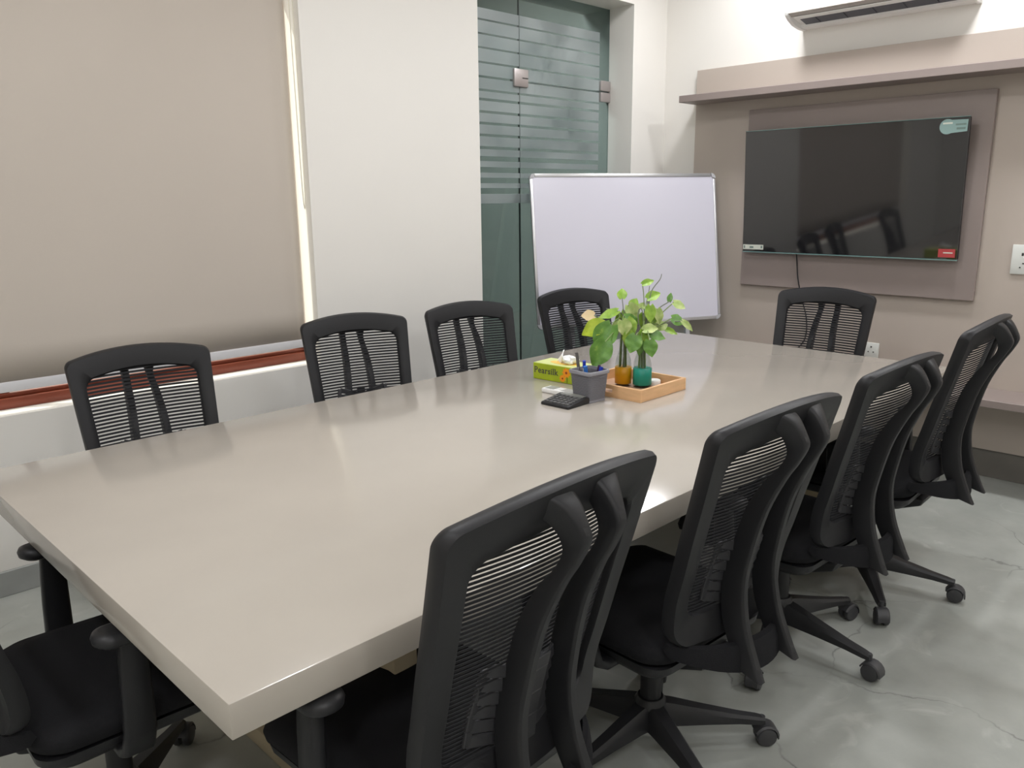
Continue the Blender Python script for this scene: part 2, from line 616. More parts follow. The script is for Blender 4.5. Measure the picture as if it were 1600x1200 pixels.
# glass door with frosted strips
d1 = empty('door_1', (0, 0, 0))
tag(d1, kind='structure')
gy = 3.358
J = 3.440
MB().box(DX0 + .002, J - .002, gy, gy + .010, .004, 2.576).build('fixed_pane', M['dglass'], d1)
MB().box(J + .002, DX1 - .003, gy, gy + .010, .010, 2.0875).build('door_pane', M['dglass'], d1)
MB().box(J + .002, DX1 - .003, gy, gy + .010, 2.0895, 2.576).build('transom_pane', M['dglass'], d1)
MB().box(J + .002, DX1 - .003, gy - .0004, gy + .0104, 2.0868, 2.0902).build('door_seal', M['seam'], d1)
MB().box(J - .002, J + .002, gy - .0005, gy + .0105, .004, 2.576).build('glass_joint', M['seam'], d1)
gaps = [(2.375, .010), (2.305, .010), (2.235, .010), (2.161, .011), (2.088, .012), (2.020, .012), (1.972, .014), (1.908, .014),
        (1.848, .014), (1.786, .014), (1.720, .016), (1.662, .026), (1.602, .030), (1.545, .030), (1.488, .032)]
edges = [2.432] + [e for c, h in gaps for e in (c + h / 2, c - h / 2)] + [1.420]
for i in range(0, len(edges), 2):
    za, zb = edges[i + 1], edges[i]
    MB().box(DX0 + .003, J - .003, gy - .0012, gy - .0002, za, zb).build('film_strip', M['film'], d1)
    MB().box(J + .003, 4.150, gy - .0012, gy - .0002, za, zb).build('film_strip', M['film'], d1)
MB().box(J - .052, J + .060, gy - .014, gy + .024, 2.058, 2.152).build('patch_fitting', M['patch'], d1, bevel=.003)
MB().box(4.155, DX1 - .001, gy - .014, gy + .024, 2.094, 2.155).build('patch_fitting', M['patch'], d1, bevel=.003)
MB().box(4.155, DX1 - .001, gy - .014, gy + .024, 2.030, 2.085).build('patch_fitting', M['patch'], d1, bevel=.003)
MB().tube([(J + .055, gy - .0145, 2.105), (J + .012, gy - .0145, 2.105)], .003, 8).build('fitting_slot', M['hole'], d1)

# ------------------------------------------------------------------ ceiling downlights
def downlight(x, y, label):
    e = empty('ceiling_downlight', (x, y, ZC))
    MB().lathe([(.145, 0), (.148, -.006), (.142, -.014), (.128, -.014), (.126, -.004), (.126, 0)], 32).build('rim', M['lamp_rim'], e, smooth=True)
    MB().lathe([(.0005, -.008), (.125, -.008)], 32).build('diffuser', M['lamp'], e)
    ld = bpy.data.lights.new('downlight', 'AREA')
    ld.shape = 'DISK'
    ld.size = .25
    ld.energy = LAMP
    ld.color = (0.965, 0.97, 1.0)
    lo = bpy.data.objects.new('downlight', ld)
    link(lo, e)
    lo.location = (0, 0, -.0095)
    tag(e, label, 'ceiling lamp', 'round ceiling downlights')


for x, y, where in ((3.97, 2.30, 'between the whiteboard corner and the table'), (3.97, 1.15, 'in front of the television'), (4.04, -.45, 'in the far corner away from the window'),
                    (2.45, 1.95, 'over the middle of the table'), (2.9, -.85, 'by the long wall facing the window'),
                    (.9, 1.95, 'over the near half of the table'), (.3, -1.1, 'behind the largest chair'),
                    (-.7, 1.4, 'beyond the near end of the table'), (-.7, -.6, 'above the back corner')):
    downlight(x, y, 'round ceiling downlight ' + where)

# ------------------------------------------------------------------ television wall
u = empty('wall_panel_unit', (0, 0, 0))
tag(u, 'taupe laminate wall panelling with long shelves behind the television', 'wall panel')
PX = 4.562
MB().box(PX, XW, -.35, 2.916, .150, 2.204).build('main_panel', M['panel'], u, bevel=.002, segs=1)
MB().box(4.535, PX, 1.226, 2.532, .915, 1.938).build('tv_backing_board', M['backing'], u, bevel=.002, segs=1)
MB().box(4.365, PX, -.35, 2.912, 2.000, 2.040).build('upper_shelf', M['backing'], u, bevel=.002, segs=1)
MB().box(4.281, PX, -.35, 2.60, .439, .476).build('lower_shelf', M['backing'], u, bevel=.002, segs=1)

# television, tipped a little forward
tv = empty('television', (4.497, 1.905, 1.122))
tv.rotation_euler = (0, math.radians(-3.0), 0)
tag(tv, 'large black flat television hanging on the brown board', 'television')
HWY, HZ = .597, .690
MB().box(.0, .018, -HWY, HWY, 0, HZ).build('back_shell', M['tvbody'], tv, bevel=.004)
MB().box(-.006, .0, -HWY, HWY, 0, HZ).build('screen', M['screen'], tv, bevel=.0015, segs=1)
MB().box(-.0075, .003, -HWY, HWY, -.006, 0).build('lower_bezel', M['tvedge'], tv)
MB().box(-.0068, -.0005, -HWY, HWY, HZ, HZ + .003).build('top_edge', M['tvedge'], tv)
MB().box(.018, .034, -.25, .25, .12, .46).build('wall_bracket', M['tvbody'], tv, bevel=.003)
m = MB()
ring = []
cyc, czc, rr = -.497, .648, .036
for k in range(9, 28):
    t = 2 * PI * (k / 36.0)
    ring.append((cyc - rr * math.cos(t) * 1.0, czc + rr * math.sin(t)))
ring = [(cyc + rr * math.cos(PI / 2 - t * PI / 18), czc + rr * math.sin(PI / 2 - t * PI / 18)) for t in range(0, 1)]
ring = []
for k in range(13):
    t = math.radians(40 - k * (80 / 12) - 0)
ring = [(cyc + rr * math.cos(math.radians(a)), czc + rr * math.sin(math.radians(a))) for a in range(-120, 121, 12)]
ring += [(-.590, czc + .030), (-.588, czc - .026)]
m.prism(ring, 'x', -.0078, -.0062)
stk = m.build('energy_sticker', M['teal_st'], tv)
tag(stk, 'pale teal rounded sticker')
MB().box(-.0084, -.0079, -.582, -.535, czc + .004, czc + .012).build('sticker_print', M['grey_pr'], stk)
MB().box(-.0084, -.0079, -.580, -.540, czc - .016, czc - .006).build('sticker_print', M['grey_pr'], stk)
MB().box(-.0084, -.0079, -.520, -.476, czc + .012, czc + .020).build('sticker_print', M['white_st'], stk)
s2 = MB().box(-.0076, -.0061, .462, .594, .012, .040).build('paper_label', M['white_st'], tv)
tag(s2, 'small white paper label')
MB().box(-.0082, -.0077, .525, .550, .020, .030).build('label_print', M['grey_pr'], s2)
MB().box(-.0082, -.0077, .580, .588, .018, .034).build('label_print', M['grey_pr'], s2)
MB().box(-.0082, -.0077, .468, .478, .020, .034).build('label_print', M['grey_pr'], s2)
s3 = MB().box(-.0076, -.0061, -.586, -.506, .010, .052).build('red_label', M['red_st'], tv)
tag(s3, 'small red sticker')
MB().box(-.0082, -.0077, -.575, -.53, .03, .036).build('label_print', M['white_st'], s3)
pts = spline([(4.50, 2.165, 1.13), (4.522, 2.165, 1.05), (4.525, 2.155, .97), (4.545, 2.135, .86), (4.553, 2.10, .74), (4.553, 2.10, .62), (4.552, 2.16, .53), (4.552, 2.17, .485)], 6)
tag(MB().tube(pts, .0035, 8).build('power_cable', M['black'], smooth=True), 'thin black cable hanging down from the television', 'cable')

# air conditioner
ac = empty('air_conditioner', (0, 0, 0))
tag(ac, 'white split air conditioner mounted high above the television', 'air conditioner')
A0, A1 = 1.355, 2.262
prof = [(4.60, 2.64), (4.42, 2.64), (4.385, 2.625), (4.37, 2.59), (4.365, 2.425), (4.372, 2.405), (4.395, 2.392), (4.41, 2.392), (4.53, 2.366), (4.535, 2.352), (4.57, 2.348), (4.60, 2.348)]
MB().prism(prof, 'y', A0 + .022, A1 - .022).build('body', M['wplastic'], ac, smooth=True, angle=30)
capp = [(4.60, 2.642), (4.418, 2.642), (4.382, 2.627), (4.367, 2.592), (4.362, 2.422), (4.374, 2.392), (4.41, 2.370), (4.46, 2.352), (4.53, 2.342), (4.60, 2.342)]
MB().prism(capp, 'y', A1 - .022, A1).build('end_cap', M['wplastic'], ac, bevel=.004, segs=2)
MB().prism(capp, 'y', A0, A0 + .022).build('end_cap', M['wplastic'], ac, bevel=.004, segs=2)
MB().prism([(4.372, 2.4045), (4.410, 2.3905), (4.410, 2.387), (4.369, 2.401)], 'y', A0 + .022, A1 - .022).build('front_lip', M['acgrey'], ac)
MB().prism([(4.412, 2.391), (4.530, 2.3655), (4.530, 2.3625), (4.412, 2.388)], 'y', A0 + .07, A1 - .05).build('air_outlet', M['acdark'], ac)
MB().prism([(4.405, 2.386), (4.432, 2.378), (4.432, 2.375), (4.405, 2.382)], 'y', A0 + .06, A1 - .04).build('louvre', M['wplastic'], ac)
for k in range(5):
    yy = A0 + .17 + k * .15
    MB().prism([(4.44, 2.386), (4.52, 2.368), (4.52, 2.360), (4.44, 2.378)], 'y', yy, yy + .003).build('vane', M['acdark'], ac)

# sockets
def plate(name, y, z, w, h, label, items):
    e = empty(name, (PX, y, z))
    MB().box(-.010, 0, -w / 2, w / 2, -h / 2, h / 2).build('plate', M['switch'], e, bevel=.003)
    for (n, yy, zz, ww, hh, mt) in items:
        MB().box(-.0115, -.0095, yy - ww / 2, yy + ww / 2, zz - hh / 2, zz + hh / 2).build(n, M[mt], e)
    tag(e, label, 'socket')


plate('wall_socket', 1.713, .600, .082, .082, 'small white wall socket low on the panel beside the far end chair',
      [('pin_hole', 0, .018, .008, .008, 'hole'), ('pin_hole', .014, -.010, .006, .006, 'hole'), ('pin_hole', -.014, -.010, .006, .006, 'hole')])
plate('switch_plate', 1.005, 1.131, .155, .143, 'white switch and socket plate at the edge right of the television',
      [('rocker', .012, .025, .030, .035, 'wplastic'), ('rocker', -.030, .025, .030, .035, 'wplastic'), ('pin_hole', .03, .025, .010, .014, 'hole'),
       ('pin_hole', .020, -.018, .016, .005, 'hole'), ('pin_hole', .036, -.038, .006, .006, 'hole'), ('pin_hole', -.02, -.018, .016, .005, 'hole')])

# ------------------------------------------------------------------ whiteboard leaning back in the corner
wd = Vector((.8871, -.4615, .0)).normalized()
hd = Vector((-.0735, -.1390, -.9875))
hd = (hd - wd * hd.dot(wd)).normalized()
nd = wd.cross(hd).normalized()
if nd.dot(Vector((-1, -1, 0))) < 0:
    nd = -nd
wb = empty('whiteboard', (0, 0, 0))
TL = Vector((3.427, 3.272, 1.583))
wb.matrix_world = Matrix(((wd.x, -hd.x, nd.x, TL.x), (wd.y, -hd.y, nd.y, TL.y), (wd.z, -hd.z, nd.z, TL.z), (0, 0, 0, 1)))
tag(wb, 'white dry-erase board in a silver frame leaning in the corner', 'whiteboard')
BW, BH = 1.20, .888
MB().box(.012, BW - .012, -BH + .012, -.012, -.014, 0).build('board_face', M['board'], wb)
for (a, b, c, d) in ((.03, BW - .03, -.020, 0), (.03, BW - .03, -BH, -BH + .020), (0, .016, -BH + .03, -.03), (BW - .016, BW, -BH + .03, -.03)):
    MB().box(a, b, c, d, -.016, .005).build('frame_bar', M['alu'], wb, bevel=.003)
for cx, cy, a0 in ((.03, -.03, 90), (BW - .03, -.03, 0), (BW - .03, -BH + .03, -90), (.03, -BH + .03, 180)):
    ring = [(cx + .031 * math.cos(math.radians(a0 + k * 15)), cy + .031 * math.sin(math.radians(a0 + k * 15))) for k in range(7)] + [(cx + .006 * (1 if cx > .5 else -1) , cy + .006 * (1 if cy > -.5 else -1))]
    MB().prism(ring, 'z', -.017, .0065).build('corner_cap', M['cap'], wb)
MB().box(.47, .73, -BH - .012, -BH, -.012, .045).build('pen_tray', M['acdark'], wb, bevel=.003)
for x in (.22, .98):
    MB().box(x - .014, x + .014, -1.565, -.12, -.042, -.017).build('stand_post', M['cap'], wb, bevel=.003)
MB().box(.206, .994, -1.30, -1.27, -.040, -.019).build('stand_crossbar', M['cap'], wb, bevel=.003)

# ------------------------------------------------------------------ table
tb = empty('conference_table', (2.005, 1.73, 0))
tag(tb, 'long beige conference table with a thick glossy top', 'table')
TX0, TX1, TY0, TY1, TZ = .430, 3.585, 1.008, 2.453, .75
MB().box(TX0 - 2.005, TX1 - 2.005, TY0 - 1.73, TY1 - 1.73, TZ - .0595, TZ).build('table_top', M['table'], tb, bevel=.0025)
for x in (.908 - 2.005, 3.12 - 2.005):
    MB().box(x - .048, x - .020, -.52, .52, 0, .055).build('foot_rail', M['tlight'], tb, bevel=.003)
    MB().box(x + .016, x + .048, -.52, .52, 0, .055).build('foot_rail', M['tlight'], tb, bevel=.003)
    MB().box(x - .020, x + .016, -.52, .52, 0, .035).build('foot_groove', M['tdark'], tb)
    MB().box(x - .030, x + .030, .22, .50, .055, TZ - .0595).build('leg_panel', M['tlight'], tb, bevel=.003)
    MB().box(x - .030, x + .030, -.50, -.22, .055, TZ - .0595).build('leg_panel', M['tlight'], tb, bevel=.003)
MB().box(-.95, .95, -.03, .03, TZ - .14, TZ - .0595).build('stretcher', M['tlight'], tb, bevel=.003)

# ------------------------------------------------------------------ chair meshes (front = +y, ground at z 0, back top at z 1.0)
ZS = [.44, .48, .52, .56, .60, .66, .75, .84, .92, 1.00, 1.05]
YS = [-.208, -.199, -.194, -.196, -.203, -.220, -.243, -.268, -.289, -.310, -.323]


def ystile(z):
    return interp(ZS, YS, z)


def bmap(s, t, off=0.0):
    """back surface: s across in metres at the top width, t = height; off = distance behind the surface"""
    k = 1 - .13 * (1.0 - t) / .52
    x = s * k
    bow = .032 * (1 - min(1.0, (s / .25) ** 2))
    return Vector((x, ystile(t) - bow - off, t))


def rrect(w0, w1, z0, z1, rb, rt, arch, n=8, m_=16):
    """rounded outline; half width w0 at bottom, w1 at top; returns a loop with a fixed number of points"""
    out = []

    def corner(cx, cz, r, a0):
        for k in range(n + 1):
            a = math.radians(a0 + 90 * k / n)
            out.append((cx + r * math.cos(a), cz + r * math.sin(a)))
    corner(w0 - rb, z0 + rb, rb, -90)
    for k in range(1, m_):
        f = k / m_
        out.append((w0 + (w1 - w0) * f, z0 + rb + (z1 - rt - z0 - rb) * f))
    corner(w1 - rt, z1 - rt, rt, 0)
    for k in range(1, m_):
        f = k / m_
        out.append(((w1 - rt) * (1 - 2 * f), z1))
    corner(-w1 + rt, z1 - rt, rt, 90)
    for k in range(1, m_):
        f = k / m_
        out.append((-(w1 + (w0 - w1) * f), z1 - rt - (z1 - rt - z0 - rb) * f))
    corner(-w0 + rb, z0 + rb, rb, 180)
    for k in range(1, m_):
        f = k / m_
        out.append((-(w0 - rb) * (1 - 2 * f), z0))
    res = []
    for s, t in out:
        f = max(0.0, (t - (z1 - .12)) / .12)
        res.append((s, t + arch * f * (1 - (s / w1) ** 2)))
    return res


def back_frame_mesh():
    outer = rrect(.245, .245, .475, 1.0, .045, .022, .032)
    inner = rrect(.193, .193, .545, .930, .03, .03, .026)
    rings = []
    th = .022
    mid = [((a[0] + b[0]) / 2, (a[1] + b[1]) / 2) for a, b in zip(outer, inner)]

    def sh(l, f):
        return [(a[0] * (1 - f) + b[0] * f, a[1] * (1 - f) + b[1] * f) for a, b in zip(l, mid)]
    seq = [(outer, .004), (outer, .018), (sh(outer, .12), .028), (mid, .026), (sh(inner, .12), .020), (inner, .014), (inner, .002), (sh(inner, .15), -.004), (mid, -.008), (sh(outer, .12), -.006)]
    for l, off in seq:
        rings.append([bmap(s, t, off) for s, t in l])
    m = MB()
    n = len(outer)
    for r in rings:
        m.v += [tuple(p) for p in r]
    R = len(rings)
    for i in range(R):
        i2 = (i + 1) % R
        for j in range(n):
            j2 = (j + 1) % n
            m.f.append((i * n + j, i * n + j2, i2 * n + j2, i2 * n + j))
    return m.mesh('back_frame', M['plastic'], smooth=True, angle=40)


def weave_mesh(period, duty):
    m = MB()
    z = .535
    N = 14
    while z < .965:
        hw = .202
        f = max(0.0, (z - .90) / .08)
        zz0, zz1 = z, z + period * duty
        k = len(m.v)
        for i in range(N + 1):
            s = -hw + 2 * hw * i / N
            for t in (zz0, zz1):
                for off in (.004, .0055):
                    m.v.append(tuple(bmap(s, t, off)))
        for i in range(N):
            a = k + i * 4
            b = a + 4
            m.f += [(a, a + 2, b + 2, b), (a + 1, b + 1, b + 3, a + 3), (a + 2, a + 3, b + 3, b + 2), (a, b, b + 1, a + 1)]
        z += period
    # thin upright threads
    return m.mesh('mesh_panel', M['weave'], smooth=True)


# rear and front edge of the blade-like spine: (rear y, rear z, front y, front z, half width, x)
SPINE = [(-.364, 1.022, -.352, .988, .034, .055), (-.386, 1.004, -.366, .966, .022, .047), (-.404, .976, -.372, .940, .014, .043), (-.411, .951, -.368, .918, .0125, .041),
         (-.393, .910, -.350, .888, .012, .043), (-.370, .870, -.325, .857, .012, .046), (-.336, .790, -.288, .786, .012, .051), (-.312, .690, -.263, .690, .012, .056),
         (-.302, .610, -.247, .610, .012, .061), (-.315, .520, -.255, .522, .013, .066), (-.348, .435, -.290, .444, .014, .070), (-.364, .402, -.308, .418, .014, .072)]


def spine_mesh(side):
    rr_ = spline([(r[0], r[1], r[5]) for r in SPINE], 4)
    ff_ = spline([(r[2], r[3], r[4]) for r in SPINE], 4)
    rings = []
    for a, b in zip(rr_, ff_):
        x = a.z * side
        w = b.z
        R_ = Vector((x, a.x, a.y))
        F_ = Vector((x, b.x, b.y))
        X = Vector((1, 0, 0))
        ring = []
        for (t, sx) in ((0, .55), (.06, .80), (.14, .90), (.9, 1.0), (1, .92), (1, -.92), (.9, -1.0), (.14, -.90), (.06, -.80), (0, -.55)):
            ring.append(R_.lerp(F_, t) + X * (sx * w))
        rings.append(ring)
    m = MB()
    m.loft(rings)
    return m.mesh('spine', M['plastic'], smooth=True, angle=38)


def back_cover_mesh():
    m = MB()
    rings = []
    N = 18
    for (zc, o) in ((.478, -.012), (.474, .0), (.455, .008), (.0, .012), (.0, -.006), (.46, -.02)):
        ring = []
        for i in range(N + 1):
            x = -.20 + .40 * i / N
            q = 1 - (x / .20) ** 2
            y = -.205 - .115 * q ** .8
            zlow = .445 - .040 * q
            z = zlow if zc == 0 else min(zc, .5) - .0 * q
            ring.append(Vector((x, y - o, z)))
        rings.append(ring)
    n = N + 1
    for r in rings:
        m.v += [tuple(p) for p in r]
    R = len(rings)
    for i in range(R):
        i2 = (i + 1) % R
        for j in range(n - 1):
            m.f.append((i * n + j, i * n + j + 1, i2 * n + j + 1, i2 * n + j))
    m.f.append(tuple(i * n for i in range(R)))
    m.f.append(tuple(i * n + n - 1 for i in reversed(range(R))))
    return m.mesh('back_cover', M['seat'], smooth=True, angle=45)


def lumbar_mesh():
    m = MB()
    for sgn in (-1, 1):
        for k in range(6):
            z = .545 + k * .026
            p = Vector((sgn * .012, ystile(z) - .050, z))
            q = Vector((sgn * (.122 - .004 * k), ystile(z) - .036, z + .034))
            m.bar(p, q, .006, .0215, up=(0, 0, 1))
        o = [Vector((sgn * (.124 - .004 * k), ystile(.545 + k * .026) - .036, .572 + k * .0285)) for k in range(6)]
        for a, b in zip(o[:-1], o[1:]):
            m.bar(a, b, .016, .007, up=(0, 1, 0))
    pts = [(0, ystile(z) - .054, z) for z in (.530, .58, .63, .68, .705)]
    for a, b in zip(pts[:-1], pts[1:]):
        m.bar(a, b, .036, .010, up=(0, 1, 0))
    return m.mesh('lumbar_support', M['plastic_lo'], bevel=.0015, segs=1)


def seat_mesh():
    m = MB()
    rings = []
    def outl(w, yb, yf, r, z):
        o = []
        n = 8
        for cx, cy, a0 in ((w - r, yb + r, -90), (w - r, yf - r, 0), (-w + r, yf - r, 90), (-w + r, yb + r, 180)):
            for k in range(n + 1):
                a = math.radians(a0 + 90 * k / n)
                x = cx + r * math.cos(a)
                y = cy + r * math.sin(a)
                zz = z - .035 * max(0, (y - .14) / .14) ** 2
                o.append(Vector((x, y, zz)))
        return o
    for (ins, z) in ((.02, .402), (.0, .415), (-.004, .435), (.002, .452), (.018, .464), (.05, .470), (.12, .468), (.2, .464)):
        rings.append(outl(.226 - ins, -.195 + ins, .285 - ins, max(.02, .075 - ins * .3), z))
    m.loft(rings)
    return m.mesh('seat', M['seat'], smooth=True, angle=60)


def pan_mesh():
    m = MB()
    rings = []
    for (w, y0, y1, z) in ((.14, -.12, .14, .352), (.20, -.17, .22, .365), (.216, -.19, .262, .385), (.220, -.192, .266, .404)):
        r = .05
        o = []
        for cx, cy, a0 in ((w - r, y0 + r, -90), (w - r, y1 - r, 0), (-w + r, y1 - r, 90), (-w + r, y0 + r, 180)):
            for k in range(7):
                a = math.radians(a0 + 15 * k)
                o.append(Vector((cx + r * math.cos(a), cy + r * math.sin(a), z - .03 * max(0, (cy + r * math.sin(a) - .14) / .14) ** 2)))
        rings.append(o)
    m.loft(rings)
    return m.mesh('seat_pan', M['black'], smooth=True, angle=40)


def arm_mesh(side):
    m = MB()
    s = side
    path = [(.17, .372, .058), (.228, .370, .058), (.260, .388, .060), (.274, .43, .060), (.276, .50, .058), (.274, .57, .054), (.270, .632, .050)]
    rings = []
    for i, (x, z, w) in enumerate(path):
        a = path[max(0, i - 1)]
        b = path[min(len(path) - 1, i + 1)]
        d = Vector((b[0] - a[0], 0, b[1] - a[1])).normalized()
        nrm = Vector((-d.z, 0, d.x))
        t = .013
        ring = []
        for (sn, sy) in ((-1, -.8), (-.6, -1), (.6, -1), (1, -.8), (1, .8), (.6, 1), (-.6, 1), (-1, .8)):
            p = Vector((x, -.030 + .012 * i / 6, z)) + nrm * (sn * t) + Vector((0, 1, 0)) * (sy * w / 2)
            ring.append(Vector((p.x * s, p.y, p.z)))
        rings.append(ring)
    m.loft(rings)
    return m.mesh('armrest', M['plastic'], smooth=True, angle=50)


def pad_mesh(side):
    m = MB()
    rings = []
    for ins, z in ((.014, .628), (.002, .636), (.0, .646), (.004, .655), (.016, .660)):
        w, y0, y1, r = .037 - ins, -.088 + ins, .115 - ins, .036 - ins
        o = []
        for cx, cy, a0 in ((w - r, y0 + r, -90), (w - r, y1 - r, 0), (-w + r, y1 - r, 90), (-w + r, y0 + r, 180)):
            for k in range(7):
                a = math.radians(a0 + 15 * k)
                yy = cy + r * math.sin(a)
                o.append(Vector((side * .268 + cx + r * math.cos(a), yy, z + .006 * (yy / .12) ** 2)))
        rings.append(o)
    m.loft(rings)
    return m.mesh('arm_pad', M['black'], smooth=True, angle=60)


def mech_mesh():
    m = MB()
    m.prism([(-.21, .375), (.12, .375), (.10, .325), (-.10, .310), (-.20, .350)], 'x', -.065, .065)
    return m.mesh('tilt_mechanism', M['black'], bevel=.008)


def leg_mesh():
    m = MB()
    rings = []
    for (x, w, z0, z1) in ((.020, .030, .080, .150), (.06, .028, .082, .142), (.15, .023, .078, .118), (.24, .018, .072, .096), (.29, .016, .066, .086), (.312, .013, .064, .080)):
        rings.append([Vector((x, y * w, z)) for (y, z) in ((-1, z0), (1, z0), (1, z0 + (z1 - z0) * .7), (.6, z1), (-.6, z1), (-1, z0 + (z1 - z0) * .7))])
    m.loft(rings)
    return m.mesh('base_leg', M['black'], smooth=True, angle=40)


def caster_mesh():
    m = MB()
    c = Vector((.318, 0, 0))
    for sy in (-1, 1):
        T = Matrix.Rotation(PI / 2, 3, 'X')
        m.lathe([(.0, -.010), (.018, -.010), (.025, -.008), (.0275, -.004), (.0275, .004), (.025, .008), (.018, .010), (.0, .010)], 18,
                c + Vector((0, sy * .0135, .0275)), T)
    # hood
    rings = []
    for k in range(9):
        a = math.radians(-10 + k * 21)
        r0, r1 = .029, .034
        rings.append([c + Vector((r * math.cos(a), y, .0275 + r * math.sin(a))) for (r, y) in ((r0, -.022), (r1, -.018), (r1, .018), (r0, .022))])
    m.loft(rings)
    m.tube([c + Vector((-.012, 0, .05)), c + Vector((-.012, 0, .082))], .009, 10)
    return m.mesh('caster', M['rubber'], smooth=True, angle=40)


CM = dict(frame=back_frame_mesh(), weaveR=weave_mesh(.0088, .58), weaveL=weave_mesh(.0122, .56), spL=spine_mesh(-1), spR=spine_mesh(1), cover=back_cover_mesh(),
          lumbar=lumbar_mesh(), seat=seat_mesh(), pan=pan_mesh(), armL=arm_mesh(-1), armR=arm_mesh(1), padL=pad_mesh(-1), padR=pad_mesh(1),
          mech=mech_mesh(), leg=leg_mesh(), caster=caster_mesh(),
          hub=MB().lathe([(.0, .070), (.036, .070), (.042, .085), (.042, .150), (.034, .162), (.0, .162)], 20).mesh('base_hub', M['black'], smooth=True, angle=40),
          sleeve=MB().lathe([(.028, .14), (.027, .30), (.020, .305)], 18).mesh('column_sleeve', M['black'], smooth=True, angle=40),
          rod=MB().lathe([(.014, .22), (.014, .335)], 14).mesh('gas_rod', M['graphite'], smooth=True, angle=40))


def chair(x, y, deg, zt, phase, label, weave='weaveR', base=True):
    """deg = direction of the chair's own x axis; zt = height of the back's top corners"""
    rz = math.radians(deg)
    dz = zt - 1.0
    e = empty('office_chair', (x, y, 0), rz)
    tag(e, label, 'chair', 'mesh office chairs around the conference table')
    up = (0, 0, dz)
    obj('back_frame', CM['frame'], e, up)
    tag(obj('mesh_panel', CM[weave], e, up), kind='stuff')
    obj('spine', CM['spL'], e, up)
    obj('spine', CM['spR'], e, up)
    obj('back_cover', CM['cover'], e, up)
    obj('lumbar_support', CM['lumbar'], e, up)
    obj('seat', CM['seat'], e, up)
    obj('seat_pan', CM['pan'], e, up)
    obj('tilt_mechanism', CM['mech'], e, up)
    for s in 'LR':
        a = obj('armrest', CM['arm' + s], e, up)
        obj('arm_pad', CM['pad' + s], a)
    obj('gas_rod', CM['rod'], e, up)
    obj('column_sleeve', CM['sleeve'], e, (0, 0, 0))
    obj('base_hub', CM['hub'], e)
    for k in range(5):
        a = math.radians(phase + 72 * k) - rz
        lg = obj('base_leg', CM['leg'], e, (0, 0, 0), a)
        obj('caster', CM['caster'], lg)
    return e


def by_top(tx, ty, deg, zt, phase, label, weave):
    """place by the middle of the back's top edge"""
    a = math.radians(deg)
    return chair(tx - math.sin(a) * .31, ty + math.cos(a) * .31, deg, zt, phase, label, weave)


by_top(.864, .776, 1.4, 1.024, 20, 'black mesh office chair seen from behind, largest, at the near corner', 'weaveR')
by_top(1.577, .780, -3.6, 1.0, 30, 'black mesh office chair second from the near corner on the open floor side', 'weaveR')
by_top(2.330, .795, -3.0, .985, 51, 'black mesh office chair third from the near corner on the open floor side', 'weaveR')
by_top(2.955, .760, 1.8, 1.03, 70, 'black mesh office chair seen edge-on at the far right corner of the table', 'weaveR')
by_top(1.057, 2.918, 180 - 4.7, .92, 15, 'black mesh office chair in front of the window blind, its back above the table', 'weaveL')
by_top(2.020, 3.000, 180 - 16, .922, 40, 'black mesh office chair turned slightly, before the right edge of the window', 'weaveL')
by_top(2.650, 2.935, 180 - 13, .92, 10, 'black mesh office chair in front of the plain wall beside the glass door', 'weaveL')
by_top(3.425, 2.925, 180 - 11, .92, 33, 'black mesh office chair in front of the whiteboard, behind the plant', 'weaveL')
by_top(3.98, 1.745, 94, .96, 25, 'black mesh office chair at the far end of the table below the television', 'weaveL')
chair(.497, 1.79, -91.5, 1.0, 44, 'black mesh office chair at the near end of the table, arms under the top', 'weaveR')

# ------------------------------------------------------------------ things on the table
# tissue box
tx = empty('tissue_box', (2.340, 2.045, TZ), math.radians(4))
tag(tx, 'lime green tissue box printed with orange flowers', 'tissue box')
LX, LY, LZ = .0575, .115, .064
MB().box(-LX, LX, -LY, LY, 0, LZ).build('carton', M['lime'], tx, bevel=.0015, segs=1)
MB().box(-LX + .002, LX - .002, -LY + .002, LY - .002, LZ - .0005, LZ + .0008).build('top_panel', M['lime_top'], tx)
ring = [(.032 * math.cos(t) * .9, .07 * math.sin(t)) for t in [2 * PI * k / 24 for k in range(24)]]
MB().prism(ring, 'z', LZ + .0008, LZ + .0014).build('opening', M['yellow_pr'], tx)
fc = bpy.data.curves.new('lettering', 'FONT')
fc.body = 'Pearsilk'
fc.size = .0345
fc.space_character = 1.08
fc.offset = .0006
fc.extrude = .0002
fc.materials.append(M['ink'])
_tmp = bpy.data.objects.new('lettering_source', fc)
COL.objects.link(_tmp)
bpy.context.view_layer.update()
_me = bpy.data.meshes.new_from_object(_tmp.evaluated_get(bpy.context.evaluated_depsgraph_get()))
bpy.data.objects.remove(_tmp)
def _tw(t):
    c = fc.copy()
    c.body = t
    o = bpy.data.objects.new('lettering_source', c)
    COL.objects.link(o)
    bpy.context.view_layer.update()
    me_ = bpy.data.meshes.new_from_object(o.evaluated_get(bpy.context.evaluated_depsgraph_get()))
    xs = [v.co.x for v in me_.vertices]
    ys = [v.co.y for v in me_.vertices]
    bpy.data.objects.remove(o)
    return min(xs), max(xs), max(ys)


